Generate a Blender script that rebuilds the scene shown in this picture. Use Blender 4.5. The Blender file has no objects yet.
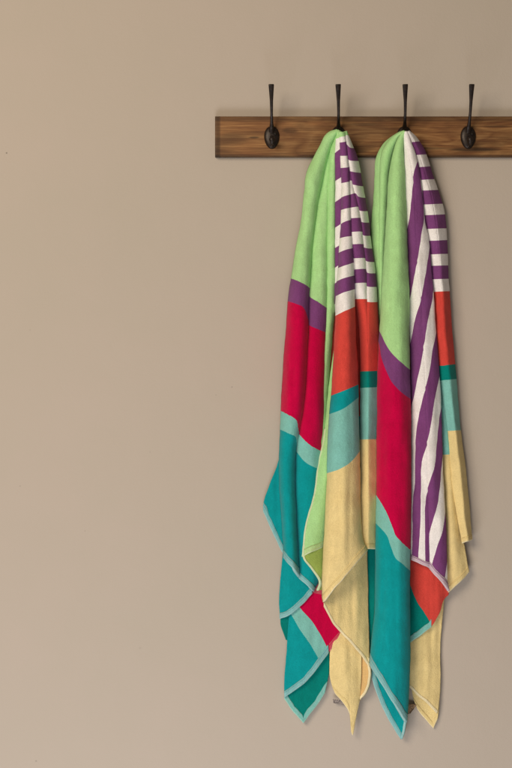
import bpy, math, random
import numpy as np
from mathutils import Vector, noise

random.seed(4)
C = bpy.context.scene.collection
PX = 0.00225            # metres per unit of the plan below, measured at the wall
CAM_D = 3.0
ZC = 1.40

def W(x, y, d):
    """plan point (x right, y down, d out from the wall, all in plan units) -> metres"""
    dm = d * PX
    k = (CAM_D - dm) / CAM_D
    return ((x - 256) * PX * k, -dm, ZC + (384 - y) * PX * k)

# ------------------------------------------------------------------ materials
def lin(c):
    return tuple(((v / 255) / 12.92 if v / 255 <= 0.04045 else ((v / 255 + 0.055) / 1.055) ** 2.4) for v in c) + (1.0,)

COL = {
    'green':   (0.40, 0.71, 0.31, 1),
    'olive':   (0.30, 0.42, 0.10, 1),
    'purple':  (0.195, 0.058, 0.200, 1),
    'white':   (0.86, 0.845, 0.85, 1),
    'magenta': (0.53, 0.001, 0.055, 1),
    'coral':   (0.64, 0.066, 0.052, 1),
    'teal':    (0.003, 0.305, 0.335, 1),
    'deep':    (0.001, 0.210, 0.185, 1),
    'aqua':    (0.21, 0.52, 0.475, 1),
    'yellow':  (0.78, 0.63, 0.30, 1),
    'cream':   (0.82, 0.72, 0.46, 1),
    'hemblue': (0.22, 0.48, 0.50, 1),
    'hemgreen':(0.45, 0.62, 0.30, 1),
    'hempink': (0.55, 0.09, 0.13, 1),
    'hemlilac':(0.58, 0.46, 0.54, 1),
    'dusty':   (0.42, 0.11, 0.12, 1),
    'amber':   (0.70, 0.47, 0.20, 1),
    'ochre':   (0.66, 0.51, 0.22, 1), 'bluelight': (0.32, 0.56, 0.57, 1), 'bluedeep': (0.10, 0.36, 0.38, 1), 'greenlight': (0.62, 0.74, 0.48, 1),
    'aqualight': (0.36, 0.62, 0.54, 1), 'pinklight': (0.62, 0.20, 0.24, 1), 'lilaclight': (0.66, 0.54, 0.60, 1),
}
_fm = {}
def fabric(cols):
    key = tuple(cols)
    if key in _fm: return _fm[key]
    m = bpy.data.materials.new('terry_' + '_'.join(dict.fromkeys(key)))
    m.use_nodes = True
    nt = m.node_tree; N = nt.nodes; L = nt.links
    b = N['Principled BSDF']
    uv = N.new('ShaderNodeUVMap'); uv.uv_map = 'weave'
    sx = N.new('ShaderNodeSeparateXYZ'); L.new(uv.outputs[0], sx.inputs[0])
    tc = N.new('ShaderNodeTexCoord')
    if len(key) > 1:
        rp = N.new('ShaderNodeValToRGB'); rp.color_ramp.interpolation = 'CONSTANT'
        e = rp.color_ramp.elements
        while len(e) > 1: e.remove(e[-1])
        e[0].position = 0; e[0].color = COL[key[0]]
        for i, c in enumerate(key[1:], 1):
            q = e.new(i / len(key)); q.color = COL[c]
        L.new(sx.outputs[0], rp.inputs[0]); base = rp.outputs[0]
    else:
        rg = N.new('ShaderNodeRGB'); rg.outputs[0].default_value = COL[key[0]]; base = rg.outputs[0]
    # pile brushed this way and that: soft mottling, plus single loops
    def noi(scale, det, rough, stretch=(1, 1, 1)):
        mp = N.new('ShaderNodeMapping'); mp.inputs['Scale'].default_value = stretch
        L.new(tc.outputs['Object'], mp.inputs[0])
        n = N.new('ShaderNodeTexNoise'); n.inputs['Scale'].default_value = scale
        n.inputs['Detail'].default_value = det; n.inputs['Roughness'].default_value = rough
        L.new(mp.outputs[0], n.inputs['Vector']); return n.outputs[0]
    n1 = noi(60, 5, 0.66, (1, 1, 0.6)); n2 = noi(480, 3, 0.65)
    def rng(src, a, c):
        r = N.new('ShaderNodeMapRange'); r.inputs[1].default_value = 0.3; r.inputs[2].default_value = 0.7
        r.inputs[3].default_value = a; r.inputs[4].default_value = c; L.new(src, r.inputs[0]); return r.outputs[0]
    mu = N.new('ShaderNodeMath'); mu.operation = 'MULTIPLY'
    L.new(rng(n1, 0.93, 1.07), mu.inputs[0]); L.new(rng(n2, 0.87, 1.11), mu.inputs[1])
    n3 = noi(38, 6, 0.7, (1.5, 1, 0.45))      # pile brushed the other way catches more light
    r3 = N.new('ShaderNodeMapRange'); r3.inputs[1].default_value = 0.55; r3.inputs[2].default_value = 0.68
    r3.inputs[3].default_value = 1.0; r3.inputs[4].default_value = 1.11; L.new(n3, r3.inputs[0])
    mu2 = N.new('ShaderNodeMath'); mu2.operation = 'MULTIPLY'; L.new(mu.outputs[0], mu2.inputs[0]); L.new(r3.outputs[0], mu2.inputs[1]); mu = mu2
    vm = N.new('ShaderNodeVectorMath'); vm.operation = 'SCALE'
    L.new(base, vm.inputs[0]); L.new(mu.outputs[0], vm.inputs['Scale'])
    L.new(vm.outputs[0], b.inputs['Base Color'])
    ad = N.new('ShaderNodeMath'); ad.operation = 'ADD'
    m2 = N.new('ShaderNodeMath'); m2.operation = 'MULTIPLY'; m2.inputs[1].default_value = 1.6
    L.new(n1, m2.inputs[0]); L.new(m2.outputs[0], ad.inputs[0]); L.new(n2, ad.inputs[1])
    bp = N.new('ShaderNodeBump'); bp.inputs['Strength'].default_value = 0.6; bp.inputs['Distance'].default_value = 0.002
    L.new(ad.outputs[0], bp.inputs['Height']); L.new(bp.outputs[0], b.inputs['Normal'])
    b.inputs['Roughness'].default_value = 0.95
    b.inputs['Specular IOR Level'].default_value = 0.04
    b.inputs['Sheen Weight'].default_value = 0.09
    b.inputs['Sheen Roughness'].default_value = 0.5
    _fm[key] = m
    return m

def mat_wall():
    m = bpy.data.materials.new('painted_plaster'); m.use_nodes = True
    nt = m.node_tree; N = nt.nodes; L = nt.links; b = N['Principled BSDF']
    tc = N.new('ShaderNodeTexCoord')
    def noi(s, d, r=0.55):
        n = N.new('ShaderNodeTexNoise'); n.inputs['Scale'].default_value = s; n.inputs['Detail'].default_value = d
        n.inputs['Roughness'].default_value = r; L.new(tc.outputs['Object'], n.inputs['Vector']); return n.outputs[0]
    a = noi(1.6, 3); c = noi(9, 5); f = noi(210, 4, 0.6)
    rp = N.new('ShaderNodeValToRGB'); e = rp.color_ramp.elements
    e[0].position = 0.35; e[0].color = (0.470, 0.424, 0.366, 1); e[1].position = 0.66; e[1].color = (0.492, 0.434, 0.382, 1)
    mx = N.new('ShaderNodeMath'); mx.operation = 'MULTIPLY_ADD'; mx.inputs[1].default_value = 0.3
    L.new(c, mx.inputs[0]); 
    m0 = N.new('ShaderNodeMath'); m0.operation = 'MULTIPLY'; m0.inputs[1].default_value = 0.7
    L.new(a, m0.inputs[0]); L.new(m0.outputs[0], mx.inputs[2]); L.new(mx.outputs[0], rp.inputs[0])
    col = rp.outputs[0]
    # small chips, a nail hole and scuffs left in the paint
    for (x, y, r, k) in [(6.5, 153, 0.9, 0.45), (232, 387, 0.8, 0.72), (216, 395, 0.6, 0.75), (140, 648, 1.3, 0.9), (36, 761, 1.0, 0.75),
                         (20, 486, 0.8, 0.8), (85, 531, 0.9, 0.88), (30, 330, 0.6, 0.8), (150, 452, .7, .85)]:
        p = W(x, y, 0)
        cx = N.new('ShaderNodeCombineXYZ')
        for i in range(3): cx.inputs[i].default_value = (p[0], -0.0, p[2])[i]
        vd = N.new('ShaderNodeVectorMath'); vd.operation = 'DISTANCE'
        L.new(tc.outputs['Object'], vd.inputs[0]); L.new(cx.outputs[0], vd.inputs[1])
        mr = N.new('ShaderNodeMapRange'); mr.inputs[1].default_value = r * PX * 0.4; mr.inputs[2].default_value = r * PX * 1.2
        mr.inputs[3].default_value = k; mr.inputs[4].default_value = 1.0
        L.new(vd.outputs['Value'], mr.inputs[0])
        vs = N.new('ShaderNodeVectorMath'); vs.operation = 'SCALE'
        L.new(col, vs.inputs[0]); L.new(mr.outputs[0], vs.inputs['Scale']); col = vs.outputs[0]
    L.new(col, b.inputs['Base Color'])
    b.inputs['Roughness'].default_value = 0.85
    b.inputs['Specular IOR Level'].default_value = 0.25
    hd = N.new('ShaderNodeMath'); hd.operation = 'MULTIPLY_ADD'; hd.inputs[1].default_value = 5.0
    L.new(c, hd.inputs[0]); L.new(f, hd.inputs[2])
    bp = N.new('ShaderNodeBump'); bp.inputs['Strength'].default_value = 0.22; bp.inputs['Distance'].default_value = 0.0012
    L.new(hd.outputs[0], bp.inputs['Height']); L.new(bp.outputs[0], b.inputs['Normal'])
    return m

def mat_wood(x0, z0, z1):
    m = bpy.data.materials.new('oiled_acacia'); m.use_nodes = True
    nt = m.node_tree; N = nt.nodes; L = nt.links; b = N['Principled BSDF']
    tc = N.new('ShaderNodeTexCoord')
    def math_(op, a=None, c=None, d=None):
        n = N.new('ShaderNodeMath'); n.operation = op
        for i, v in enumerate((a, c, d)):
            if v is None: continue
            if isinstance(v, (int, float)): n.inputs[i].default_value = v
            else: L.new(v, n.inputs[i])
        return n.outputs[0]
    def noi(scale, det, stretch, rough=0.55, dist=0.0, vec=None):
        mp = N.new('ShaderNodeMapping'); mp.inputs['Scale'].default_value = stretch
        L.new(vec or tc.outputs['Object'], mp.inputs[0])
        n = N.new('ShaderNodeTexNoise'); n.inputs['Scale'].default_value = scale; n.inputs['Detail'].default_value = det
        n.inputs['Roughness'].default_value = rough; n.inputs['Distortion'].default_value = dist
        L.new(mp.outputs[0], n.inputs['Vector']); return n.outputs[0]
    # growth rings: bands of a slow stretched field
    field = noi(5, 3, (0.6, 1, 3.0), 0.5, 0.8)
    rings = math_('PINGPONG', math_('MULTIPLY', field, 7.0), 0.5)
    streak = noi(34, 6, (0.16, 1, 7.0), 0.72)
    pores = noi(190, 3, (0.06, 1, 3.2), 0.8)
    v = math_('ADD', math_('MULTIPLY', rings, 0.40), math_('MULTIPLY', streak, 1.05))
    v = math_('ADD', v, math_('MULTIPLY', pores, 0.62))
    rp = N.new('ShaderNodeValToRGB'); e = rp.color_ramp.elements
    e[0].position = 0.42; e[0].color = (0.060, 0.018, 0.006, 1)
    e[1].position = 1.02 if False else 1.0; e[1].color = (0.36, 0.195, 0.075, 1)
    q = e.new(0.60); q.color = (0.145, 0.056, 0.018, 1)
    q = e.new(0.80); q.color = (0.235, 0.108, 0.036, 1)
    L.new(math_('SUBTRACT', v, 0.155), rp.inputs[0])
    # a dark stain worked into the routed edge, and a dark vein low on the right
    sx = N.new('ShaderNodeSeparateXYZ'); L.new(tc.outputs['Object'], sx.inputs[0])
    def ramp(src, a, c, lo, hi):
        r = N.new('ShaderNodeMapRange'); r.inputs[1].default_value = a; r.inputs[2].default_value = c
        r.inputs[3].default_value = lo; r.inputs[4].default_value = hi; L.new(src, r.inputs[0]); return r.outputs[0]
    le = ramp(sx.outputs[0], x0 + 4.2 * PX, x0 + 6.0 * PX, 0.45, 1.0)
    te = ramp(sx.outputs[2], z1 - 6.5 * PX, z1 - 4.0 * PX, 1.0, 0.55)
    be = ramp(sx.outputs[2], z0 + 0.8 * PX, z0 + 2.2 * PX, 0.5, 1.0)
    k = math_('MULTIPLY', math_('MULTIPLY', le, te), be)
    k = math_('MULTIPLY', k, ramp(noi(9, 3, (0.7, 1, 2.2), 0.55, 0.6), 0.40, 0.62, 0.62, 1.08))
    for (cx_, cy_, rx, ry, dk) in [(474, 149.3, 26, 2.1, .32), (430, 148, 20, 1.3, .6), (254, 137.2, 5.5, 1.3, .4), (290, 130, 8, 3.0, .62), (352, 151, 17, 1.2, .6),
                                   (362, 124, 20, 1.5, .6), (232, 139, 16, 6.5, .72), (290, 153, 30, 1.0, .7), (497, 126, 16, 1.4, .6)]:
        p = W(cx_, cy_, 9)
        dx = math_('DIVIDE', math_('SUBTRACT', sx.outputs[0], p[0]), rx * PX)
        wob = math_('MULTIPLY', math_('SUBTRACT', streak, 0.5), 0.005)
        dz = math_('DIVIDE', math_('SUBTRACT', math_('ADD', sx.outputs[2], wob), p[2]), ry * PX)
        rr = math_('ADD', math_('MULTIPLY', dx, dx), math_('MULTIPLY', dz, dz))
        k = math_('MULTIPLY', k, ramp(rr, 0.35, 1.3, dk, 1.0))
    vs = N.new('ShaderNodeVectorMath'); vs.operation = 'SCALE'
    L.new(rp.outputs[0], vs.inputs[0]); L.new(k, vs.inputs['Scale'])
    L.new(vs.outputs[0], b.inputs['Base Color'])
    b.inputs['Roughness'].default_value = 0.55
    b.inputs['Specular IOR Level'].default_value = 0.35
    bp = N.new('ShaderNodeBump'); bp.inputs['Strength'].default_value = 0.35; bp.inputs['Distance'].default_value = 0.001
    L.new(v, bp.inputs['Height']); L.new(bp.outputs[0], b.inputs['Normal'])
    return m

def mat_iron():
    m = bpy.data.materials.new('blackened_iron'); m.use_nodes = True
    nt = m.node_tree; N = nt.nodes; L = nt.links; b = N['Principled BSDF']
    tc = N.new('ShaderNodeTexCoord'); n = N.new('ShaderNodeTexNoise'); n.inputs['Scale'].default_value = 180; n.inputs['Detail'].default_value = 4
    L.new(tc.outputs['Object'], n.inputs['Vector'])
    rp = N.new('ShaderNodeValToRGB'); e = rp.color_ramp.elements
    e[0].position = .35; e[0].color = (0.010, 0.007, 0.006, 1); e[1].position = .75; e[1].color = (0.030, 0.017, 0.012, 1)
    L.new(n.outputs[0], rp.inputs[0]); L.new(rp.outputs[0], b.inputs['Base Color'])
    b.inputs['Metallic'].default_value = 0.35; b.inputs['Roughness'].default_value = 0.42
    bp = N.new('ShaderNodeBump'); bp.inputs['Strength'].default_value = 0.5; bp.inputs['Distance'].default_value = 0.0006
    L.new(n.outputs[0], bp.inputs['Height']); L.new(bp.outputs[0], b.inputs['Normal'])
    return m

def plain(name, col, rough=0.8):
    m = bpy.data.materials.new(name); m.use_nodes = True
    nt = m.node_tree; N = nt.nodes; L = nt.links; b = N['Principled BSDF']
    tc = N.new('ShaderNodeTexCoord'); n = N.new('ShaderNodeTexNoise'); n.inputs['Scale'].default_value = 420
    L.new(tc.outputs['Object'], n.inputs['Vector'])
    rp = N.new('ShaderNodeValToRGB'); e = rp.color_ramp.elements
    e[0].position = .42; e[0].color = tuple(c * 0.35 for c in col[:3]) + (1,); e[1].position = .60; e[1].color = tuple(col[:3]) + (1,)
    L.new(n.outputs[0], rp.inputs[0]); L.new(rp.outputs[0], b.inputs['Base Color']); b.inputs['Roughness'].default_value = rough
    return m

# ------------------------------------------------------------------ helpers
def link(name, verts, faces, mat, parent=None, smooth=True, uvs=None):
    me = bpy.data.meshes.new(name); me.from_pydata(verts, [], faces); me.update()
    if uvs is not None:
        ul = me.uv_layers.new(name='weave')
        idx = np.empty(len(me.loops), dtype=np.int32); me.loops.foreach_get('vertex_index', idx)
        ul.data.foreach_set('uv', np.asarray(uvs, dtype=np.float32)[idx].ravel())
    if smooth: me.polygons.foreach_set('use_smooth', [True] * len(me.polygons))
    me.materials.append(mat)
    o = bpy.data.objects.new(name, me); C.objects.link(o)
    if parent: adopt(o, parent)
    return o

def adopt(o, parent):
    o.parent = parent; o.matrix_parent_inverse = parent.matrix_basis.inverted()

def thing(name, label, cat, group=None, loc=(0, 0, 0)):
    o = bpy.data.objects.new(name, None); C.objects.link(o); o.location = loc
    o['label'] = label; o['category'] = cat
    if group: o['group'] = group
    o.empty_display_size = 0.05
    return o

def resample(pts, T):
    """polyline of (x,y,d) smoothed by a centripetal-free Catmull-Rom and read at normalised lengths T"""
    P = np.array(pts, float)
    E = np.vstack([2 * P[0] - P[1], P, 2 * P[-1] - P[-2]])
    out = []
    for i in range(1, len(E) - 2):
        u = np.linspace(0, 1, 24, endpoint=False)[:, None]
        p0, p1, p2, p3 = E[i - 1], E[i], E[i + 1], E[i + 2]
        l1 = np.linalg.norm(p2 - p1); m1 = (p2 - p0) * l1 / max(1e-6, l1 + np.linalg.norm(p1 - p0)); m2 = (p3 - p1) * l1 / max(1e-6, l1 + np.linalg.norm(p3 - p2))
        out.append((2*u**3-3*u**2+1)*p1 + (u**3-2*u**2+u)*m1 + (-2*u**3+3*u**2)*p2 + (u**3-u**2)*m2)
    out.append(P[-1:]); Q = np.vstack(out)
    s = np.concatenate([[0], np.cumsum(np.linalg.norm(np.diff(Q, axis=0), axis=1))]); s /= s[-1]
    return np.stack([np.interp(T, s, Q[:, k]) for k in range(3)], 1)

def grid_normals(G):
    du = np.gradient(G, axis=1); dv = np.gradient(G, axis=0)
    n = np.cross(du, dv); n /= np.maximum(1e-9, np.linalg.norm(n, axis=2, keepdims=True))
    if n[..., 2].mean() < 0: n = -n
    return n

class Panel:
    """one hanging width of cloth between creases"""
    def __init__(s, bounds, mode='pleat', bulge=0.45, rows=None, cols=18, sag=0.0, wav=0.5, seed=0, dz=0.0):
        L = max(sum(math.dist(a[:2], b[:2]) for a, b in zip(p, p[1:])) for p in bounds)
        R = rows or max(24, int(L / 1.1))
        T = np.linspace(0, 1, R)
        B = [resample(p, T) for p in bounds]
        nb = len(B)
        if not isinstance(bulge, (list, tuple)): bulge = [bulge] * (nb - 1)
        if mode == 'pleat':
            th = np.linspace(0, 1, cols + 1); S = 0.5 - 0.5 * np.cos(math.pi * th)
            S = 0.55 * S + 0.45 * th
            parts = []
            for i in range(nb - 1):
                ss = S if i == nb - 2 else S[:-1]
                a, c = B[i][:, None, :], B[i + 1][:, None, :]
                P = a * (1 - ss)[None, :, None] + c * ss[None, :, None]
                wid = np.linalg.norm((B[i + 1] - B[i])[:, :2], axis=1)
                shp = np.maximum(0, 1 - np.abs(2 * ss - 1) ** 2.0) ** 0.56
                bb = bulge[i]
                if isinstance(bb, tuple):      # (upper, lower, from y, to y): a pleat that opens out on its way down
                    q = np.clip((B[i][:, 1] - bb[2]) / (bb[3] - bb[2]), 0, 1); bb = bb[0] * (1 - q) + bb[1] * q
                else: bb = np.full(R, float(bb))
                P[..., 2] += 1.6 * (bb * np.minimum(wid, 30))[:, None] * shp[None, :]
                parts.append(P)
            G = np.concatenate(parts, axis=1)
        elif mode == 'lin':
            parts = []
            th = np.linspace(0, 1, cols + 1)
            for i in range(nb - 1):
                ss = th if i == nb - 2 else th[:-1]
                parts.append(B[i][:, None, :] * (1 - ss)[None, :, None] + B[i + 1][:, None, :] * ss[None, :, None])
            G = np.concatenate(parts, axis=1)
        else:
            n = cols * (nb - 1) + 1
            ctrl = np.stack(B, 1)
            G = np.empty((R, n, 3)); E = np.concatenate([2 * ctrl[:, :1] - ctrl[:, 1:2], ctrl, 2 * ctrl[:, -1:] - ctrl[:, -2:-1]], axis=1)
            for j in range(n):
                q = min(j / cols, nb - 1 - 1e-9); i = int(q); u = q - i
                p0, p1, p2, p3 = E[:, i], E[:, i + 1], E[:, i + 2], E[:, i + 3]
                G[:, j] = 0.5 * ((2*p1) + (-p0+p2)*u + (2*p0-5*p1+4*p2-p3)*u*u + (-p0+3*p1-3*p2+p3)*u**3)
        n = G.shape[1]; sc = np.linspace(0, 1, n)
        if sag:
            sm = np.clip((T - 0.75) / 0.25, 0, 1); sm = sm * sm * (3 - 2 * sm)
            G[..., 1] += sag * sm[:, None] * np.sin(math.pi * sc)[None, :]
        s.plan = G.copy()
        # soft undulation of hanging cloth, fading at the gathered top
        for r in range(R):
            for j in range(n):
                x, y, d = G[r, j]
                a = wav * min(1.0, 0.25 + T[r] * 3)
                v = noise.noise(Vector((x * 0.11 + seed * 7.3, y * 0.022, seed * 3.1)))
                v2 = noise.noise(Vector((x * 0.05 + seed * 1.7, y * 0.07, 9 + seed)))
                v3 = noise.noise(Vector((x * 0.19 + seed * 2.9, y * 0.013 + x * 0.01, 4 + seed))) * (0.4 + 1.6 * abs(noise.noise(Vector((x * 0.03, y * 0.012, seed * 1.3)))))
                G[r, j, 2] = max(1.5, d + a * (2.4 * v + 1.8 * v2 + 1.9 * v3))
                G[r, j, 0] += 0.55 * noise.noise(Vector((y * 0.035, seed * 5.0, 2.0))) + 0.28 * noise.noise(Vector((y * 0.13, seed * 5.0, sc[j] * 3)))
                if T[r] > 0.93:
                    G[r, j, 1] += (T[r] - 0.93) / 0.07 * 0.9 * noise.noise(Vector((x * 0.13, seed * 2.0, 5.0)))
        s.G = G; s.N = grid_normals(G); s.R, s.n = R, n; s.nb = nb

def band_u(plan, bands, axis):
    """cloth coordinate: which colour block a point of the weave lies in"""
    X = plan[..., 0].ravel(); Y = plan[..., 1].ravel()
    k_ = 0 if axis == 'y' else 1
    sm = []
    for b in bands:
        q = resample([(p[0], p[1], 0) for p in b], np.linspace(0, 1, 90)); q[:, k_] = np.maximum.accumulate(q[:, k_]); sm.append(q[:, :2].tolist())
    bands = sm
    main, cross = (Y, X) if axis == 'y' else (X, Y)
    nb = len(bands)
    Bv = np.stack([np.interp(cross, [p[0] for p in b] if axis == 'y' else [p[1] for p in b],
                                     [p[1] for p in b] if axis == 'y' else [p[0] for p in b]) for b in bands], 1)
    c = np.empty(len(X))
    for k in range(len(X)):
        v = main[k]; row = Bv[k]
        if v < row[0]: c[k] = max(0.02, 1 - (row[0] - v) / 60); continue
        if v >= row[-1]: c[k] = nb + min(0.98, (v - row[-1]) / 200); continue
        i = int(np.searchsorted(row, v, side='right')) - 1
        c[k] = i + 1 + (v - row[i]) / max(1e-6, row[i + 1] - row[i])
    return c / (nb + 1)

TH = 1.0     # half thickness of the cloth in plan units
def shell(G, N, off):
    R, n = G.shape[:2]
    A = (G + N * off).reshape(-1, 3); Bk = (G - N * off).reshape(-1, 3)
    V = [W(*p) for p in A] + [W(*p) for p in Bk]
    m = R * n; F = []
    for r in range(R - 1):
        for j in range(n - 1):
            a = r * n + j
            F.append((a, a + n, a + n + 1, a + 1)); F.append((m + a, m + a + 1, m + a + n + 1, m + a + n))
    for r in range(R - 1):
        a = r * n; F.append((a, m + a, m + a + n, a + n))
        a = r * n + n - 1; F.append((a, a + n, m + a + n, m + a))
    for j in range(n - 1):
        a = j; F.append((a, a + 1, m + a + 1, m + a))
        a = (R - 1) * n + j; F.append((a, m + a, m + a + 1, a + 1))
    return V, F

def fold(parent, P, cols, bands=(), axis='y', label=None, name='cloth_fold'):
    V, F = shell(P.G, P.N, TH)
    if bands: u = band_u(P.plan, bands, axis)
    else: u = np.full(P.R * P.n, 0.5)
    uv = np.stack([np.concatenate([u, u]), np.zeros(2 * len(u))], 1)
    o = link(name, V, F, fabric(cols), parent, uvs=uv)
    if label: o['label'] = label
    return o

def hem(parent, P, col, w=5.0, edge='bottom', s0=0.0, s1=1.0, off=0.35, label=None, past=0.5):
    """woven border sewn along an edge of a fold, wrapped round it"""
    G, N = P.G, P.N; K = 6
    rowsG, rowsN = [], []
    if edge == 'bottom':
        js = range(int(round(s0 * (P.n - 1))), int(round(s1 * (P.n - 1))) + 1)
        lines = [(G[::-1, j], N[::-1, j]) for j in js]
    elif edge == 'left':
        rs = range(int(s0 * (P.R - 1)), int(s1 * (P.R - 1)) + 1); lines = [(G[r], N[r]) for r in rs]
    else:
        rs = range(int(s0 * (P.R - 1)), int(s1 * (P.R - 1)) + 1); lines = [(G[r, ::-1], N[r, ::-1]) for r in rs]
    for (g, nn) in lines:
        # width measured across the strip: correct for slanting edges
        s = np.concatenate([[0], np.cumsum(np.linalg.norm(np.diff(g, axis=0), axis=1))])
        rowsG.append((g, nn, s))
    ends = np.array([g[0][:2] for g, _, _ in rowsG]); tang = np.gradient(ends, axis=0)
    outG, outN = [], []
    for i, (g, nn, s) in enumerate(rowsG):
        dirn = g[min(len(g) - 1, 4)][:2] - g[0][:2]; dirn /= max(1e-6, np.linalg.norm(dirn))
        t = tang[i] / max(1e-6, np.linalg.norm(tang[i]))
        sn = abs(dirn[0] * t[1] - dirn[1] * t[0]); ww = w / max(0.3, sn)
        ww = min(ww, s[-1] * 0.9)
        q = np.linspace(0, ww, K)
        gg = np.stack([np.interp(q, s, g[:, k]) for k in range(3)], 1); n2 = np.stack([np.interp(q, s, nn[:, k]) for k in range(3)], 1)
        out = g[0] - g[1]; out /= max(1e-6, np.linalg.norm(out)); gg[0] = gg[0] + out * past
        outG.append(gg); outN.append(n2)
    A = np.array(outG); M = np.array(outN)
    # hand-sewn unevenness
    for i in range(A.shape[0]): A[i, -1, :2] += 0.25 * noise.noise(Vector((i * 0.23, w, 3.0)))
    V, F = shell(A, M, TH + off)
    u = np.tile(np.linspace(0.001, 0.999, K), A.shape[0])
    uv = np.stack([np.concatenate([u, u]), np.zeros(2 * len(u))], 1)
    lt, dk = {'hemblue': ('bluelight', 'bluedeep'), 'cream': ('cream', 'ochre'), 'yellow': ('cream', 'ochre'), 'hemgreen': ('greenlight', 'green'),
              'aqua': ('aqualight', 'hemblue'), 'hempink': ('pinklight', 'magenta'), 'hemlilac': ('lilaclight', 'purple')}[col]
    band = 'yellow' if col == 'cream' and w > 2.5 else col
    cols = [lt] + [band] * 5 + [dk] + [band] * 2 if w > 2.5 else [lt]
    o = link('hem', V, F, fabric(cols), parent, uvs=uv)
    if label: o['label'] = label
    return o

# ------------------------------------------------------------------ wall
def box_verts(x0, x1, y0, y1, z0, z1):
    return [(x0,y0,z0),(x1,y0,z0),(x1,y1,z0),(x0,y1,z0),(x0,y0,z1),(x1,y0,z1),(x1,y1,z1),(x0,y1,z1)], \
           [(0,3,2,1),(4,5,6,7),(0,1,5,4),(1,2,6,5),(2,3,7,6),(3,0,4,7)]
v, f = box_verts(-4.5, 4.5, 0, 0.2, -0.4, 3.6)
wall = link('wall', v, f, mat_wall(), smooth=False)
wall['label'] = 'plain beige painted plaster wall behind the rack and towels'; wall['category'] = 'wall'; wall['kind'] = 'structure'

# ------------------------------------------------------------------ rack board
BD = 7.5
p0 = W(215, 156.4, BD); p1 = W(562, 116.2, BD)
bx0, bx1, bz0, bz1 = p0[0], p1[0], p0[2], p1[2]
rack = thing('rack_board', 'long brown wooden rail on the wall, carrying four black hooks', 'coat rack', loc=((bx0 + bx1) / 2, 0, bz0))
def board_mesh():
    import bmesh
    bm = bmesh.new(); bmesh.ops.create_cube(bm, size=1)
    for q in bm.verts:
        q.co.x = bx0 if q.co.x < 0 else bx1
        q.co.y = -BD * PX if q.co.y < 0 else -0.0008
        q.co.z = bz0 if q.co.z < 0 else bz1
    fe = [e for e in bm.edges if all(v.co.y < -0.01 for v in e.verts)]
    bmesh.ops.bevel(bm, geom=fe, offset=0.0032, segments=3, profile=0.6, affect='EDGES')
    me = bpy.data.meshes.new('board'); bm.to_mesh(me); bm.free(); return me
bme = board_mesh(); bme.materials.append(mat_wood(bx0, bz0, bz1))
board = bpy.data.objects.new('board', bme); C.objects.link(board); adopt(board, rack)

# ------------------------------------------------------------------ coat hooks
IRON = mat_iron()
def sweep(path, secs=14):
    """path: list of (x,z,d, half_width, half_depth) in plan units about the hook's plate centre -> closed swept bar"""
    P = np.array(path, float); T = np.linspace(0, 1, 60)
    s = np.concatenate([[0], np.cumsum(np.linalg.norm(np.diff(P[:, :3], axis=0), axis=1))]); s /= s[-1]
    E = resample([tuple(p[:3]) for p in path], T)
    hw = np.interp(T, s, P[:, 3]); hd = np.interp(T, s, P[:, 4])
    V, F = [], []
    for i in range(len(T)):
        t = E[min(i + 1, len(T) - 1)] - E[max(i - 1, 0)]; t /= np.linalg.norm(t)
        a = np.array([1.0, 0, 0]); b_ = np.cross(t, a); b_ /= np.linalg.norm(b_)
        for k in range(secs):
            g = 2 * math.pi * k / secs
            c, q = math.cos(g), math.sin(g)
            c = math.copysign(abs(c) ** 0.8, c); q = math.copysign(abs(q) ** 0.8, q)
            p = E[i] + a * hw[i] * c + b_ * hd[i] * q
            V.append((p[0] * PX, -p[2] * PX, p[1] * PX))
    n = len(T)
    for i in range(n - 1):
        for k in range(secs):
            a = i * secs + k; c = i * secs + (k + 1) % secs
            F.append((a, c, c + secs, a + secs))
    F.append(tuple(range(secs))[::-1]); F.append(tuple((n - 1) * secs + k for k in range(secs)))
    return V, F
def plate_mesh():
    V, F = [], []; rings, seg = 12, 40
    for r in range(rings + 1):
        q = r / rings
        for k in range(seg):
            g = 2 * math.pi * k / seg
            z = math.cos(g); x = math.sin(g)
            yy = z * 11.4 * q; xx = x * 7.6 * q * (1 + 0.10 * z)
            d = 3.2 * math.sqrt(max(0, 1 - q ** 2.4)) + 0.0
            V.append((xx * PX, -(BD + 0.3 + d) * PX, yy * PX))
    for r in range(rings):
        for k in range(seg):
            a = r * seg + k; c = r * seg + (k + 1) % seg
            F.append((a, c, c + seg, a + seg))
    b0 = len(V)
    for k in range(seg):
        v = V[rings * seg + k]; V.append((v[0], -(BD - 0.5) * PX, v[2]))
    for k in range(seg):
        a = rings * seg + k; c = rings * seg + (k + 1) % seg
        F.append((a, c, b0 + (k + 1) % seg, b0 + k))
    return V, F
def ball(cx, cz, d, r, sx=1.0, sz=1.0):
    V, F = [], []; n, m = 12, 20
    for i in range(n + 1):
        a = math.pi * i / n
        for k in range(m):
            g = 2 * math.pi * k / m
            V.append(((cx + r * sx * math.sin(a) * math.cos(g)) * PX, -(d + r * math.sin(a) * math.sin(g)) * PX, (cz + r * sz * math.cos(a)) * PX))
    for i in range(n):
        for k in range(m):
            a = i * m + k; c = i * m + (k + 1) % m
            F.append((a, c, c + m, a + m))
    return V, F
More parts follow.
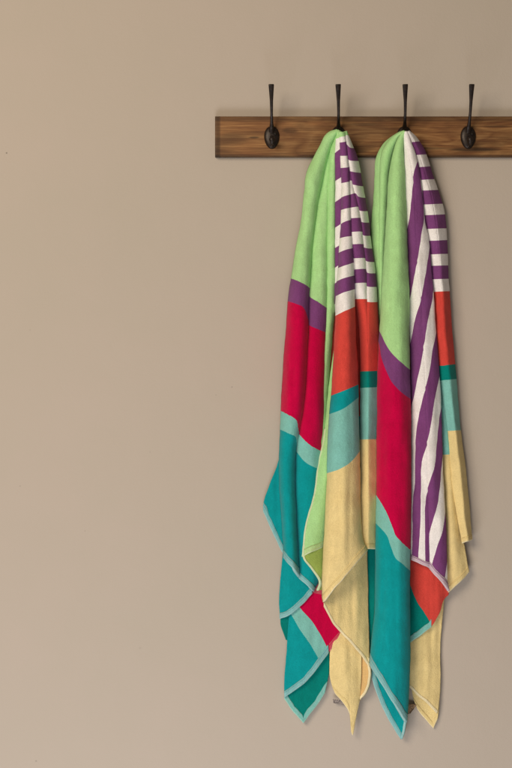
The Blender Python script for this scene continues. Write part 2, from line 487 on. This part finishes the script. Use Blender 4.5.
def make_hook(label):
    t = thing('coat_hook', label, 'coat hook', 'iron hooks along the wooden rack board')
    v, f = plate_mesh(); link('back_plate', v, f, IRON, t)
    v, f = sweep([(0, 4, BD + 2, 2.6, 1.6), (0, 9, BD + 4.5, 2.3, 1.6), (0, 14, BD + 9, 1.5, 1.5), (0, 22, BD + 15, 1.35, 1.3), (0, 32, BD + 20, 1.6, 1.2),
                  (0, 40, BD + 23, 2.2, 1.1), (0, 46.5, BD + 25.5, 2.7, 1.1), (0, 47.3, BD + 25.9, 2.5, 0.8)])
    pr = link('upper_prong', v, f, IRON, t)
    v, f = sweep([(0, 1, BD + 2, 2.2, 1.5), (0, -4, BD + 5, 2.0, 1.6), (0, -7, BD + 8, 1.8, 1.6), (0, -8.2, BD + 11, 1.7, 1.5), (0, -7.5, BD + 13, 1.8, 1.5), (0, -5.5, BD + 14, 2.1, 1.7)])
    lp = link('lower_prong', v, f, IRON, t)
    v, f = ball(0, -4.6, BD + 13.6, 2.9, 1.0, 1.1); link('ball_tip', v, f, IRON, lp)
    for z in (7.2, -9.0):
        v, f = ball(0 if z < 0 else 3.6, z if z < 0 else 3.0, BD + 2.6 if z < 0 else BD + 3.2, 1.3, 1, 1)
        link('screw', v, f, IRON, t)
    return t
def copy_tree(o, parent=None):
    c = o.copy(); C.objects.link(c)
    if parent: c.parent = parent
    for ch in [k for k in bpy.data.objects if k.parent == o]: copy_tree(ch, c)
    return c
HOOKS = [(271.8, -1.0, 'empty black iron coat hook near the left end of the wooden rail'),
         (338.6, -2.4, 'black iron coat hook holding the left towel, its plate covered by cloth'),
         (404.6, -2.6, 'black iron coat hook holding the right towel, its plate covered by cloth'),
         (468.2, -0.6, 'empty black iron coat hook to the right of both towels')]
hk = make_hook(HOOKS[0][2])
for i, (x, tilt, lab) in enumerate(HOOKS):
    h = hk if i == 0 else copy_tree(hk)
    p = W(x, 137.6, BD); h.location = (p[0], 0, p[2]); h.rotation_euler = (0, math.radians(tilt), 0); h['label'] = lab

# ------------------------------------------------------------------ left towel
def R_(*p): return list(p)
t1 = thing('beach_towel', 'colour-block towel on the left of the pair, its flared teal edge beside bare wall', 'towel',
           'striped colour-block towels hung from the rack', loc=W(338, 130, 20))
# inner layers that fill the gathered towel
fold(t1, Panel([R_((338,137,20),(318,165,5),(309,220,3.2),(300,290,3),(291,370,3),(286,440,3),(288,520,3),(290,560,3)),
                R_((339,136,24),(340,200,6),(338,300,5),(334,400,5),(330,540,5)),
                R_((341,137,20),(358,170,5),(367,240,3.2),(372,300,3),(374,400,3),(374,480,3),(373,535,3))], mode='smooth', cols=24, seed=1),
     ['green','purple','coral','teal'], [[(280,262),(380,262)],[(280,280),(380,280)],[(280,440),(380,410)]], label='inner fold seen only in the gaps')
# teal flare at the outer edge
A0 = Panel([R_((282,425,7),(280,455,5),(271,481,4),(263.4,503,4),(263.2,511,4.5)),
            R_((288,425,7),(283.5,470,6),(277,505,5.5),(275,537,6)),
            R_((294,425,9),(292,480,9),(290,530,8),(289,564,8))], mode='smooth', cols=16, seed=2, wav=.3)
f = fold(t1, A0, ['teal']); hem(f, A0, 'hemblue', 4.0)
A = Panel([R_((337.5,130,30),(330.5,132,26),(325,137,22),(320,147,18),(313,160,14),(307,174,12),(305,190,11),(302,220,10),(293,269,10),(289,300,10),(285.5,345,10),(282,400,10),(281,428,10),(279.8,458,11),(280.3,490,11),(283,525,11),(284.5,557,11)),
           R_((338,130,31),(330.6,146,19),(322.4,179,11),(317,207,9),(312,251,9),(310,278,10),(309,300,11),(308,330,15),(306,370,19),(304,400,18),(299,432,13),(296,450,10),(295,480,9),(297,530,9),(299,577,9)),
           R_((339,130,31),(333,140,22),(331,151,17),(328.5,181,14),(328,220,13),(327,260,13),(326.5,300,13),(325,341,13),(324,368,13),(323,420,12),(322,451,9),(321,490,7),(321.5,540,6),(321,575,6),(313,590.5,8))],
          bulge=[.42, .27], seed=3, wav=.5, cols=22)
f = fold(t1, A, ['green','purple','magenta','aqua','teal'],
     [[(285,277),(292,278.4),(300,281.8),(309.6,288.5),(310.8,296),(318.3,301.6),(327,308.4)],
      [(285,299.5),(289,300),(300.5,304),(303,306),(307,316.4),(309,323),(318,328),(325,331)],
      [(279,409),(281,410.5),(289,415),(296,420),(298,431),(303,438),(309.7,444.7),(316,449),(322,452)],
      [(279,427.5),(280.3,428.3),(288,432),(295.3,436.5),(296.5,448.8),(302,457),(307,462.5),(318.4,468.6),(322,471)]])
hem(f, A, 'hemblue', 4.2)
# narrow green pleat between front folds
E1 = Panel([R_((338,130.5,30),(333.5,141,19),(330,151,15),(327.5,181,9),(326.5,220,8),(325.5,300,7),(322.5,341,7),(320,400,9),(317,460,9),(314,520,9)),
            R_((340,130.5,31),(336.7,145,24),(336.2,180,15),(335.8,250,10),(335,300,8),(331,345,7),(327,400,7),(324,450,9),(321,520,9))], bulge=.55, seed=4, cols=22, wav=.3)
fold(t1, E1, ['green'])
E = Panel([R_((337,300,4),(335.5,340,6),(331,372,9),(327.8,400,12),(324,440,14),(318.3,466,17),(315.3,490,19),(308.6,515,22),(305.6,527,22),(303,549,22),(302.4,556,22)),
           R_((339,300,5),(337.5,340,7),(334.5,372,11),(331.5,400,15),(328,450,19),(324,490,22),(318,530,23),(313,551,23)),
           R_((342,300,4),(340,340,6),(338,370,9),(337,400,10),(334,470,12),(332,520,12),(329,543,12))], mode='smooth', seed=5, cols=16, wav=.3)
f = fold(t1, E, ['green']); hem(f, E, 'hemgreen', 5.0); hem(f, E, 'hemgreen', 1.3, edge='left', s0=.5)
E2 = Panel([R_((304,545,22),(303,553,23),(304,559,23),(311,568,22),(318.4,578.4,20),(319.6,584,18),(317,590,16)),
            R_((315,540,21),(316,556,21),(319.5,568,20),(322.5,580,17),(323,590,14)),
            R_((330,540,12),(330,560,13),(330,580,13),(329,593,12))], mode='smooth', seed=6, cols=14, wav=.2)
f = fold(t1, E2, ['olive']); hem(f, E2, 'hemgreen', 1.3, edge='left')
# striped sliver tucked beside the front pleat
F1 = Panel([R_((338,131,31),(336.4,140,27),(336,180,22),(335.9,250,18),(335.6,300,13),(336,312,11)),
            R_((341,133,30),(344,181,23),(344,240,20),(341,300,16),(340,312,13))], bulge=.25, seed=7, cols=14, wav=.2)
fold(t1, F1, ['green']+['white','purple']*4+['white'], [[(335,139),(343,137)],[(335,153.5),(341,147)],[(335,182),(342,176)],[(335,202.5),(342,196.5)],[(335,228.5),(342,223)],[(335,248.5),(342,243)],[(335,268),(342,262)],[(335,284),(342,278)],[(335,300),(342,294)]])
# right-hand pair of pleats
FR = Panel([R_((343.5,132,32),(347,160,27),(348,195,23),(348.5,218,22),(350,244,21),(352.8,285,16),(357.5,310,14),(360.5,340,14),(361,370,14),(361,440,14),(361,500,17),(361,548.5,17)),
            R_((344.5,131.5,32),(349.4,165,27),(351.4,177,26),(357.6,205,24),(361,224,23),(364.4,254,21),(366.5,288,20),(367.5,320,23),(368,370,22),(368,440,22),(368.5,548.5,21)),
            R_((346,131,32),(352,146,24),(357,159,18),(362.4,186,14),(367,215,12),(371.3,247,11),(374,268,11),(376.5,297,11),(378.2,340,12),(378.4,390,12),(376.8,431,12),(376.3,490,12),(376.3,548.5,12))],
           bulge=[(.42,.05,290,350),(.42,.05,290,350)], seed=8, cols=20, wav=.35)
stripes_R = [[(340,135),(345,134.5),(353,137)],[(340,141),(346,142),(349,147),(353,148)],[(343,155.5),(347,156),(350,160),(357,161)],[(343,167),(349.5,167),(351,171),(360,173)],
 [(345,180.5),(352,180),(354,184),(363,186)],[(350,194),(356,192.5),(358,196),(365,197.5)],[(350,207.5),(358,206.8),(360,210.5),(367,211)],
 [(350,218),(360,218),(362,222),(369,222.5)],[(351,232),(362,232),(364,235.5),(371,236)],[(352,243.5),(363,243.5),(365,247),(372,248)],
 [(352,258),(365,258),(366.5,261),(375,262)],[(353,269),(366,268.8),(367.5,272.5),(376,273)],[(354,283),(366,283),(368,286.5),(377,287)],
 [(354,294),(366.5,294.5),(368,297.3),(378,297.5)],[(358,371),(378,370)],[(358,386.5),(378,385.5)],[(358,436.5),(378,436)]]
f = fold(t1, FR, ['green']+['white','purple']*6+['white','coral','deep','aqua','yellow'], stripes_R, label='narrow striped, coral and yellow pleats at the side')
hem(f, FR, 'cream', 5.0, off=.15)
# broad front pleat
F2 = Panel([R_((339,131.5,34),(340.5,142,31),(342,181,27),(341.8,220,25),(339,265,23),(337,290,22),(336.4,311,22),(334,361,22),(332,393,22),(328.5,440,22),(327.2,490,22),(325,530,22),(323,575,21),(323.2,597,20),(324,601.5,20)),
            R_((344.5,132,33),(346.5,150,31),(349.4,195,28),(350.2,218,27),(352.2,244,26),(354,290,24),(355.2,341,23),(357,368,22),(357.7,400,21),(358.8,447,21),(360,500,21),(361.5,535,21),(366.8,550,20))],
           bulge=.36, seed=9, cols=36, wav=.55)
f = fold(t1, F2, ['green']+['white','purple']*6+['white','coral','teal','aqua','yellow'],
 [[(336,137.5),(346,135.5)],[(336,143),(345,141)],[(338,155.5),(346,155.5)],[(340,168),(350,167)],[(341,182.5),(352,180)],[(341,197.5),(346,195),(352,193)],[(341,210),(347,208),(352,207)],
  [(341,224.5),(346,221),(352,219)],[(339,239),(346,237),(353,236)],[(339,252.5),(346,249),(353,247)],[(338,268),(345,265),(353,262)],[(337,281.5),(345,277.5),(354,275)],
  [(337,296),(345,292),(354,289)],[(336,311),(344,306.5),(355,301)],[(332,395),(344.6,389.5),(357,384)],[(331,412.3),(342,407.8),(350,402),(358,395)],
  [(327,470.5),(342,465),(352,457),(360,446.5)]], label='broad front pleat, striped at the top and yellow below')
hem(f, F2, 'yellow', 5.0, off=.3)
# under the front corner: the yellow reverse turning back
Gp = Panel([R_((325,582,17),(323.8,597,18),(323.9,606,18)), R_((334,555,13),(333.5,590,15),(333.2,623,17)), R_((346,545,12),(346,590,14),(345.7,637,16)),
            R_((357,540,12),(357,590,12),(359,652,15)), R_((367,540,6),(367.6,590,5),(369,640,9),(369.4,667,13))], mode='smooth', cols=12, seed=10, wav=.5)
f = fold(t1, Gp, ['yellow']); hem(f, Gp, 'cream', 1.8, off=.3)
H = Panel([R_((336,622,5),(330.5,650,6),(330,674,7),(332.3,685,8),(335,693.3,8)), R_((343,622,7),(341,660,12),(342,690,12),(345.0,704.5,11)), R_((348,623,8),(347.5,670,13),(349,700,12),(351.0,718.5,10)),
           R_((352,625,8),(351.5,670,13),(351.5,700,12),(352.8,735,9)), R_((357,635,8),(357.5,670,11),(357,700,10),(354.6,722,9)),
           R_((361,642,9),(361.5,670,10),(360,690,9),(357.5,707,8.5))], mode='smooth', cols=12, seed=11, wav=.5)
f = fold(t1, H, ['yellow']); hem(f, H, 'cream', 3.2, off=.15)
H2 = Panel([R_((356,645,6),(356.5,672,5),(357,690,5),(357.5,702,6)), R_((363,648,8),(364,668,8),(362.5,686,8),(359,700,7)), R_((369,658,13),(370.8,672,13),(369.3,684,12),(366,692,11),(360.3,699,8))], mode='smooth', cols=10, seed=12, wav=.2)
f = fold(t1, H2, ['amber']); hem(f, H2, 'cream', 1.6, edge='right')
# lower teal and magenta folds
B = Panel([R_((283.5,548,5),(279.6,594,5),(280,619,5.5)), R_((297,550,8),(295,590,9),(294,611.5,9)), R_((310,560,8),(311,580,8),(312.4,593.5,8))], mode='smooth', cols=16, seed=13, wav=.3)
f = fold(t1, B, ['teal']); hem(f, B, 'hemblue', 4.8)
B2 = Panel([R_((280.4,612,3),(280.5,624,3),(286.3,639.5,3)), R_((290,610,2.2),(289.5,625,2.2),(289,640.5,2.2))], mode='lin', cols=8, seed=14, wav=.1)
fold(t1, B2, ['deep'])
Cc = Panel([R_((292,585,3),(289.6,612,4.5),(288,628,5.5),(286.3,655,6),(284.4,680,6),(284.6,697.3,6)), R_((303,585,4),(303,630,8),(304,683,8.5)), R_((315,583,5),(317,625,8),(319,666,9)),
            R_((323,583,6),(326,620,7),(328.6,651.8,7)), R_((340,583,6),(343,610,7),(345,632,7))], mode='smooth', cols=14, seed=15, wav=.4)
f = fold(t1, Cc, ['hempink','magenta','aqua','teal'], [[(290,590),(313,593),(345,600)],[(285,588),(290,594),(301,608.5),(313,623),(322.4,638),(328.2,651),(345,690)],[(284,601),(285,603),(292,614.7),(300.5,629.7),(310,643.4),(319.7,660),(330,680)]],
     label='lower corner with magenta, aqua and teal blocks')
hem(f, Cc, 'hemblue', 4.8, s1=.755); hem(f, Cc, 'hempink', 4.5, s0=.765)
D = Panel([R_((286,684,3),(284.6,692,3),(284.4,698.6,3)), R_((294,672,3),(293.5,712,4)), R_((303.5,660,3.2),(303.5,722.4,5)), R_((316,652,3.2),(315.5,707,4.5)), R_((329,645,3.5),(329.2,672,4.5),(325,692.6,4.5))], mode='lin', cols=12, seed=16, wav=.2)
f = fold(t1, D, ['deep']); hem(f, D, 'aqua', 4.5, label='pale border of the pointed teal corner')

# ------------------------------------------------------------------ right towel
t2 = thing('beach_towel', 'colour-block towel on the right of the pair, with diagonal purple and white stripes in front', 'towel',
           'striped colour-block towels hung from the rack', loc=W(404, 131, 20))
fold(t2, Panel([R_((403,138,20),(388,165,5),(382,220,3.2),(382,320,3),(381,440,3),(380,540,3),(380,600,3)),
                R_((404,137,24),(408,200,6),(410,300,5),(412,440,5),(412,600,5)),
                R_((406,138,20),(424,175,5),(438,230,3.2),(444,320,3),(450,440,3),(448,540,3),(444,600,3))], mode='smooth', cols=24, seed=21),
     ['green','purple','magenta','teal'], [[(370,300),(450,300)],[(370,330),(450,330)],[(370,480),(450,520)]], label='inner fold seen only in the gaps')
P1 = Panel([R_((403,131.5,30),(397.8,133.5,22),(385.5,142.6,14),(378.9,152.8,10),(376.2,161,8),(375.5,175,7),(374,202,6),(372.2,224,5),(372.5,251,5),(375,275,5),(377.8,290,5),(379,310,5),(380,330,4)),
            R_((404,131,31),(393,137,22),(383.5,150,16),(381,161,14),(380,200,12),(380,284,11),(380.5,310,9),(381,330,7)),
            R_((404.5,131,31),(397.3,140.5,21),(392.5,158,12),(389.2,177,10),(387.8,202,9),(385.2,251,8),(382.5,285,11),(382,310,9),(382,330,7))], bulge=[.12,.42], seed=22, cols=18, wav=.3)
fold(t2, P1, ['green'])
P3 = Panel([R_((404,131,32),(398,140,27),(393,158,23),(389.5,177,21),(388,202,20),(385,251,18),(382.6,285,17),(382,300,16),(380.8,325,15),(379.3,345,14),(377.8,390,13),(377.2,490,13),(376.4,521,13),(375.9,580,13),(375.4,608,13),(372.8,635,13),(371,656,13),(370.7,664,13)),
            R_((405.5,131,32),(402.8,138,29),(403.4,161,25),(404.8,188,23),(406,220,22),(406.9,251,21),(408.6,292,20),(408.7,341,20),(409.9,400,20),(410.5,490,19),(410,534,19),(409.4,573,19),(409.3,601,19),(409.6,660,18),(409,672,18),(407.8,700,17),(406.2,722,16))],
           bulge=.36, seed=23, cols=40, wav=.6, sag=2.0)
f = fold(t2, P3, ['green','purple','magenta','aqua','teal'],
 [[(376,322),(382.8,335.5),(387,345),(392.3,353),(400.5,361.5),(408.7,369),(412,372)],[(376,330),(380,341),(382,355),(385.5,365.6),(389,374),(393.7,382),(400.5,390),(409.4,397),(412,399)],
  [(374,489),(377.8,495.7),(387.3,512.8),(395.5,534.7),(401,542),(408.5,549),(412,552)],[(374,520),(377.8,523.7),(387.3,534.7),(391,545),(395.5,556.6),(402,563),(409.2,570),(412,572)]],
  label='long front pleat of green, purple, magenta, aqua and teal')
hem(f, P3, 'hemblue', 5.0)
P3u = Panel([R_((371.5,652,8),(371.3,672,8),(375.5,689,8),(383.7,709,8),(394.7,728.4,8),(401.5,738.5,8.5)), R_((396,670,8),(398,700,9),(400,725,10),(401.7,738.6,9)),
             R_((404,680,10),(406.8,700,11),(406.6,716,12),(404.5,731,11),(402,738.7,9))], mode='smooth', cols=12, seed=24, wav=.2)
f = fold(t2, P3u, ['teal']); hem(f, P3u, 'hemblue', 4.2, edge='left', s0=.15); hem(f, P3u, 'hemblue', 1.8, edge='right', s0=.4)
P4 = Panel([R_((366.5,500,2),(366.2,549,2),(366,600,2),(368,645,4),(371.2,669,7)), R_((380,500,3),(380,549,3),(379,600,4),(377,640,6),(375,671,9))], mode='lin', cols=14, seed=25, wav=.4)
f = fold(t2, P4, ['deep','deep'], [[(360,600),(390,600)]]); hem(f, P4, 'hemblue', 1.6, edge='left', s0=.72)
# right side pleats
R1 = Panel([R_((434,345,6),(438,400,8),(440,450,8),(443,490,8),(445,540,9),(447,575,9),(448.5,592,9)), R_((440,345,7),(444,400,11),(448,450,12),(452,510,13),(456,560,13),(460,582,12)),
            R_((446,345,5),(450,410,6),(454.5,450,6),(458,490,6),(462,530,7),(466,557,8),(469,571.5,8))], mode='smooth', seed=26, cols=14, wav=.5)
f = fold(t2, R1, ['teal','aqua','yellow'], [[(430,393),(460,388)],[(430,453),(443,453.8),(460,453)]]); hem(f, R1, 'cream', 4.5, off=.25)
stripes_T2 = [[(404,141),(446,141)],[(404,154.3),(446,153.5)],[(404,167),(446,165)],[(404,179.8),(446,178.5)],[(404,190),(446,189.3)],[(404,204.3),(446,203.5)],[(404,215.3),(446,213.8)],
  [(404,229),(447,228)],[(404,241),(450,239.5)],[(404,255),(450,253.5)],[(404,266),(450,265)],[(404,280),(450,278.5)],[(404,291.3),(450,290)],
  [(430,367),(456,364)],[(430,381),(456,378.5)],[(430,431),(460,429.5)]]
Rr = Panel([R_((407.5,131.5,31),(411,142,27),(416,160,22),(420,181,19),(424,220,16),(428,255,14),(432,290,13),(435,334,12),(439,376,12),(442,394,12),(445.3,410,12),(448.6,431,12),(449.6,450,12),(453.5,490,12),(457.6,514,12),(463,543,12)),
            R_((408.5,131.3,32),(413,140,28),(421,160,23),(427,181,21),(434,210,21),(439,250,20),(442,290,19.5),(446,341,19),(450,382,18),(455,428,18),(460,470,18),(464,514,18),(468,541,17)),
            R_((409,131.2,31),(416,137.6,22),(422.3,147,17),(426.6,157,13),(432,175,10),(436.4,188,9),(440.5,200,8),(443.7,210,8),(445.8,230,8),(447.2,258,7),(448.6,290,7),(452.4,341,6),(456,382,6),(459.7,428,6),(463.6,458,6),(466.7,487,6),(469.3,514,6),(471.4,539,6))],
           bulge=[(.22,.08,170,230),(.22,.10,170,230)], seed=27, cols=18, wav=.45)
f = fold(t2, Rr, ['white','purple']*6+['white','coral','deep','aqua','yellow'], stripes_T2, label='side pleat with level purple stripes above coral, aqua and yellow')
hem(f, Rr, 'cream', 4.5, off=.25)
# diagonal-striped front
Q = Panel([R_((404.5,131.5,32),(404.8,147,26),(405.5,190,21),(406.7,220,20),(407.4,237,19),(408.9,292,17),(410.8,341,16),(412,400,16),(411.7,490,15),(410.3,534,15),(412.3,559.5,15)),
           R_((405.5,131.2,32.5),(409,150,30),(413.5,180,27),(415.5,220,26),(417.5,260,25),(421,300,25),(424,350,25),(426,400,25),(427.5,450,24),(428.5,500,21),(429.5,540,18),(430,568,17)),
           R_((407,131.3,32),(410.5,142,30),(415.8,157,27),(420.5,181.5,24),(424,220,22),(427.5,237,21),(431,269,20),(434.2,314,19),(437.8,361,18),(440.3,400,18),(442.5,472,17),(444.7,514,17),(446.2,548,17),(447,580,17),(448.6,590.5,17))],
          bulge=[(.22,.10,160,230),(.22,.10,160,230)], seed=28, cols=26, wav=.6)
diag = [
 [(422,150),(414.9,166.5),(412.9,184),(410.8,207.5),(409.4,220),(406,240),(404,300),(402,600)],
 [(424,160),(419.7,174.7),(421.7,196.6),(423,215.7),(423,221),(419.7,244),(417,264.7),(412.9,286.6),(409.4,303),(404,330),(403,600)],
 [(432,200),(429,240),(427.9,255),(425,275.6),(419.7,304),(415.6,320.5),(412.2,337),(409,355),(405,380),(404,600)],
 [(440,210),(436,260),(432,292),(431.3,300),(427.2,320.5),(424.6,341),(421.3,361),(418.3,376.6),(413.5,400),(410,420),(405,440),(405,600)],
 [(444,250),(440,300),(435.5,331.5),(432,349),(428.7,372.5),(422.6,400),(418.7,417),(416.3,435),(415.8,458),(415.6,480),(414,494),(412.7,514),(412.7,552.5),(413,570)],
 [(448,250),(446,300),(440.5,366),(436,390),(434.4,397),(431,424),(426.9,444.7),(422,462.5),(421,490),(420.7,521),(418.9,552.5),(419,570)],
 [(450,260),(448,330),(444,385),(439,417),(436.4,442),(434.4,466.6),(429.6,484),(425.6,500.5),(424.8,521),(425.4,545),(425.6,565)],
 [(452,260),(450,380),(443,440),(440.8,466.6),(439,487),(437,504.6),(432.3,522),(429.4,534.7),(429.2,570)],
 [(454,260),(452,440),(447,495),(444.6,511),(442,530.6),(437,548),(431.2,567.5),(429.5,578)],
 [(456,260),(454,480),(448,530),(444.8,556.6),(442.6,574),(441.5,585)]]
f = fold(t2, Q, ['white','purple']*5+['white'], diag, axis='x', label='front pleat with slanting purple and white stripes')
hem(f, Q, 'hemlilac', 4.2, off=.25)
# coral and teal fold below the stripes
S = Panel([R_((408,545,7),(409,590,7),(409,643,6)), R_((420,548,9),(420,590,10),(420.5,635,9)), R_((430,552,12),(431,590,12),(430.8,627,10)), R_((438,556,11),(439,590,12),(438.4,614.6,10)),
           R_((444,562,9),(444.5,585,10),(443,600.5,9)), R_((448.5,570,8),(450,584,8),(448.4,595,8))], mode='smooth', cols=12, seed=29, wav=.5)
f = fold(t2, S, ['coral','deep'], [[(400,556),(405,574),(410,583),(416.4,599.7),(423.2,610.6),(429.6,621.5),(436,640),(450,690)]], label='turned-up fold of coral above dark teal')
hem(f, S, 'aqua', 5.0, s1=.42)
U = Panel([R_((404,590,2.6),(407,640,2.6),(409.5,687,3)), R_((424,592,4),(425,640,6),(424.2,700,7)), R_((445,592,3),(441.6,628,3.5),(440.2,660,3.5),(440.2,690,4),(438.3,709,4.5),(436.8,713,5))], mode='smooth', cols=20, seed=30, wav=.5)
f = fold(t2, U, ['yellow']); hem(f, U, 'cream', 2.0, off=.3)
U2 = Panel([R_((411,682,2),(413,698,2),(417.3,709,2)), R_((424,688,2),(425.4,719,2.2)), R_((433,695,2.4),(433.6,728,2.6)), R_((439,702,3.6),(438.9,710,3.6),(437.8,719,3.6))], mode='lin', cols=10, seed=31, wav=.15)
f = fold(t2, U2, ['yellow']); hem(f, U2, 'cream', 3.6, off=.25)

# care labels sewn to the lower corners
def care(parent, corners, col, name='care_label'):
    n = 10; V, F = [], []
    a, b_, c, e = [np.array(q, float) for q in corners]
    for s in (1, -1):
        for i in range(n + 1):
            for j in range(n + 1):
                u, v = i / n, j / n
                p = (a * (1 - u) + b_ * u) * (1 - v) + (e * (1 - u) + c * u) * v
                p = p + np.array([0, 0, 0.9 * math.sin(u * 5 + v * 2) + s * 0.2]); V.append(W(*p))
    m = (n + 1) ** 2
    for i in range(n):
        for j in range(n):
            k = i * (n + 1) + j
            F += [(k, k + 1, k + n + 2, k + n + 1), (m + k, m + k + n + 1, m + k + n + 2, m + k + 1)]
    for j in range(n):
        for (k, st) in ((j, 1), (n * (n + 1) + j, 1)): F.append((k, m + k, m + k + st, k + st))
        for k in (j * (n + 1), j * (n + 1) + n): F.append((k, k + n + 1, m + k + n + 1, m + k))
    link(name, V, F, col, parent)
care(t1, [(333,699,5),(346,700.5,6),(347,705.5,6),(333.4,703,5)], plain('grey_label_satin', (0.36, 0.31, 0.29)))
care(t2, [(406,704,4),(417.5,704,4),(410.5,713.5,4.5),(407,714,4.5)], plain('tan_label_satin', (0.42, 0.27, 0.15)))

# ------------------------------------------------------------------ light
w = bpy.data.worlds.new('World'); bpy.context.scene.world = w; w.use_nodes = True
bg = w.node_tree.nodes['Background']; bg.inputs[0].default_value = (1.0, 0.84, 0.68, 1); bg.inputs[1].default_value = 0.15
def area(name, loc, aim, size, power, col, sy=None):
    l = bpy.data.lights.new(name, 'AREA'); l.energy = power; l.color = col; l.shape = 'RECTANGLE'; l.size = size; l.size_y = sy or size
    o = bpy.data.objects.new(name, l); C.objects.link(o); o.location = loc
    o.rotation_euler = (Vector(aim) - Vector(loc)).to_track_quat('-Z', 'Y').to_euler()
    return o
area('low_key_light', (-0.5, -1.95, -0.85), (0.35, 0, 0.95), 2.2, 47, (1.0, 0.97, 0.98), 1.1)  # large unseen area lamp placed low, aimed up at the wall
area('warm_fill_light', (-1.6, -2.9, 2.6), (0.6, 0, 1.6), 1.6, 80, (1.0, 0.84, 0.645), 1.4)  # unseen warm fill lamp, added to warm the upper wall and model the folds

cam = bpy.data.cameras.new('camera'); co = bpy.data.objects.new('camera', cam); C.objects.link(co)
co.location = (0, -CAM_D, ZC); co.rotation_euler = (math.radians(90), 0, 0)
cam.sensor_fit = 'VERTICAL'; cam.sensor_height = 36; cam.lens = 18 / (0.5 * 768 * PX / CAM_D); cam.clip_end = 100
bpy.context.scene.camera = co
sc = bpy.context.scene
sc.view_settings.view_transform = 'Standard'; sc.view_settings.look = 'None'; sc.view_settings.exposure = 0.03; sc.view_settings.gamma = 1
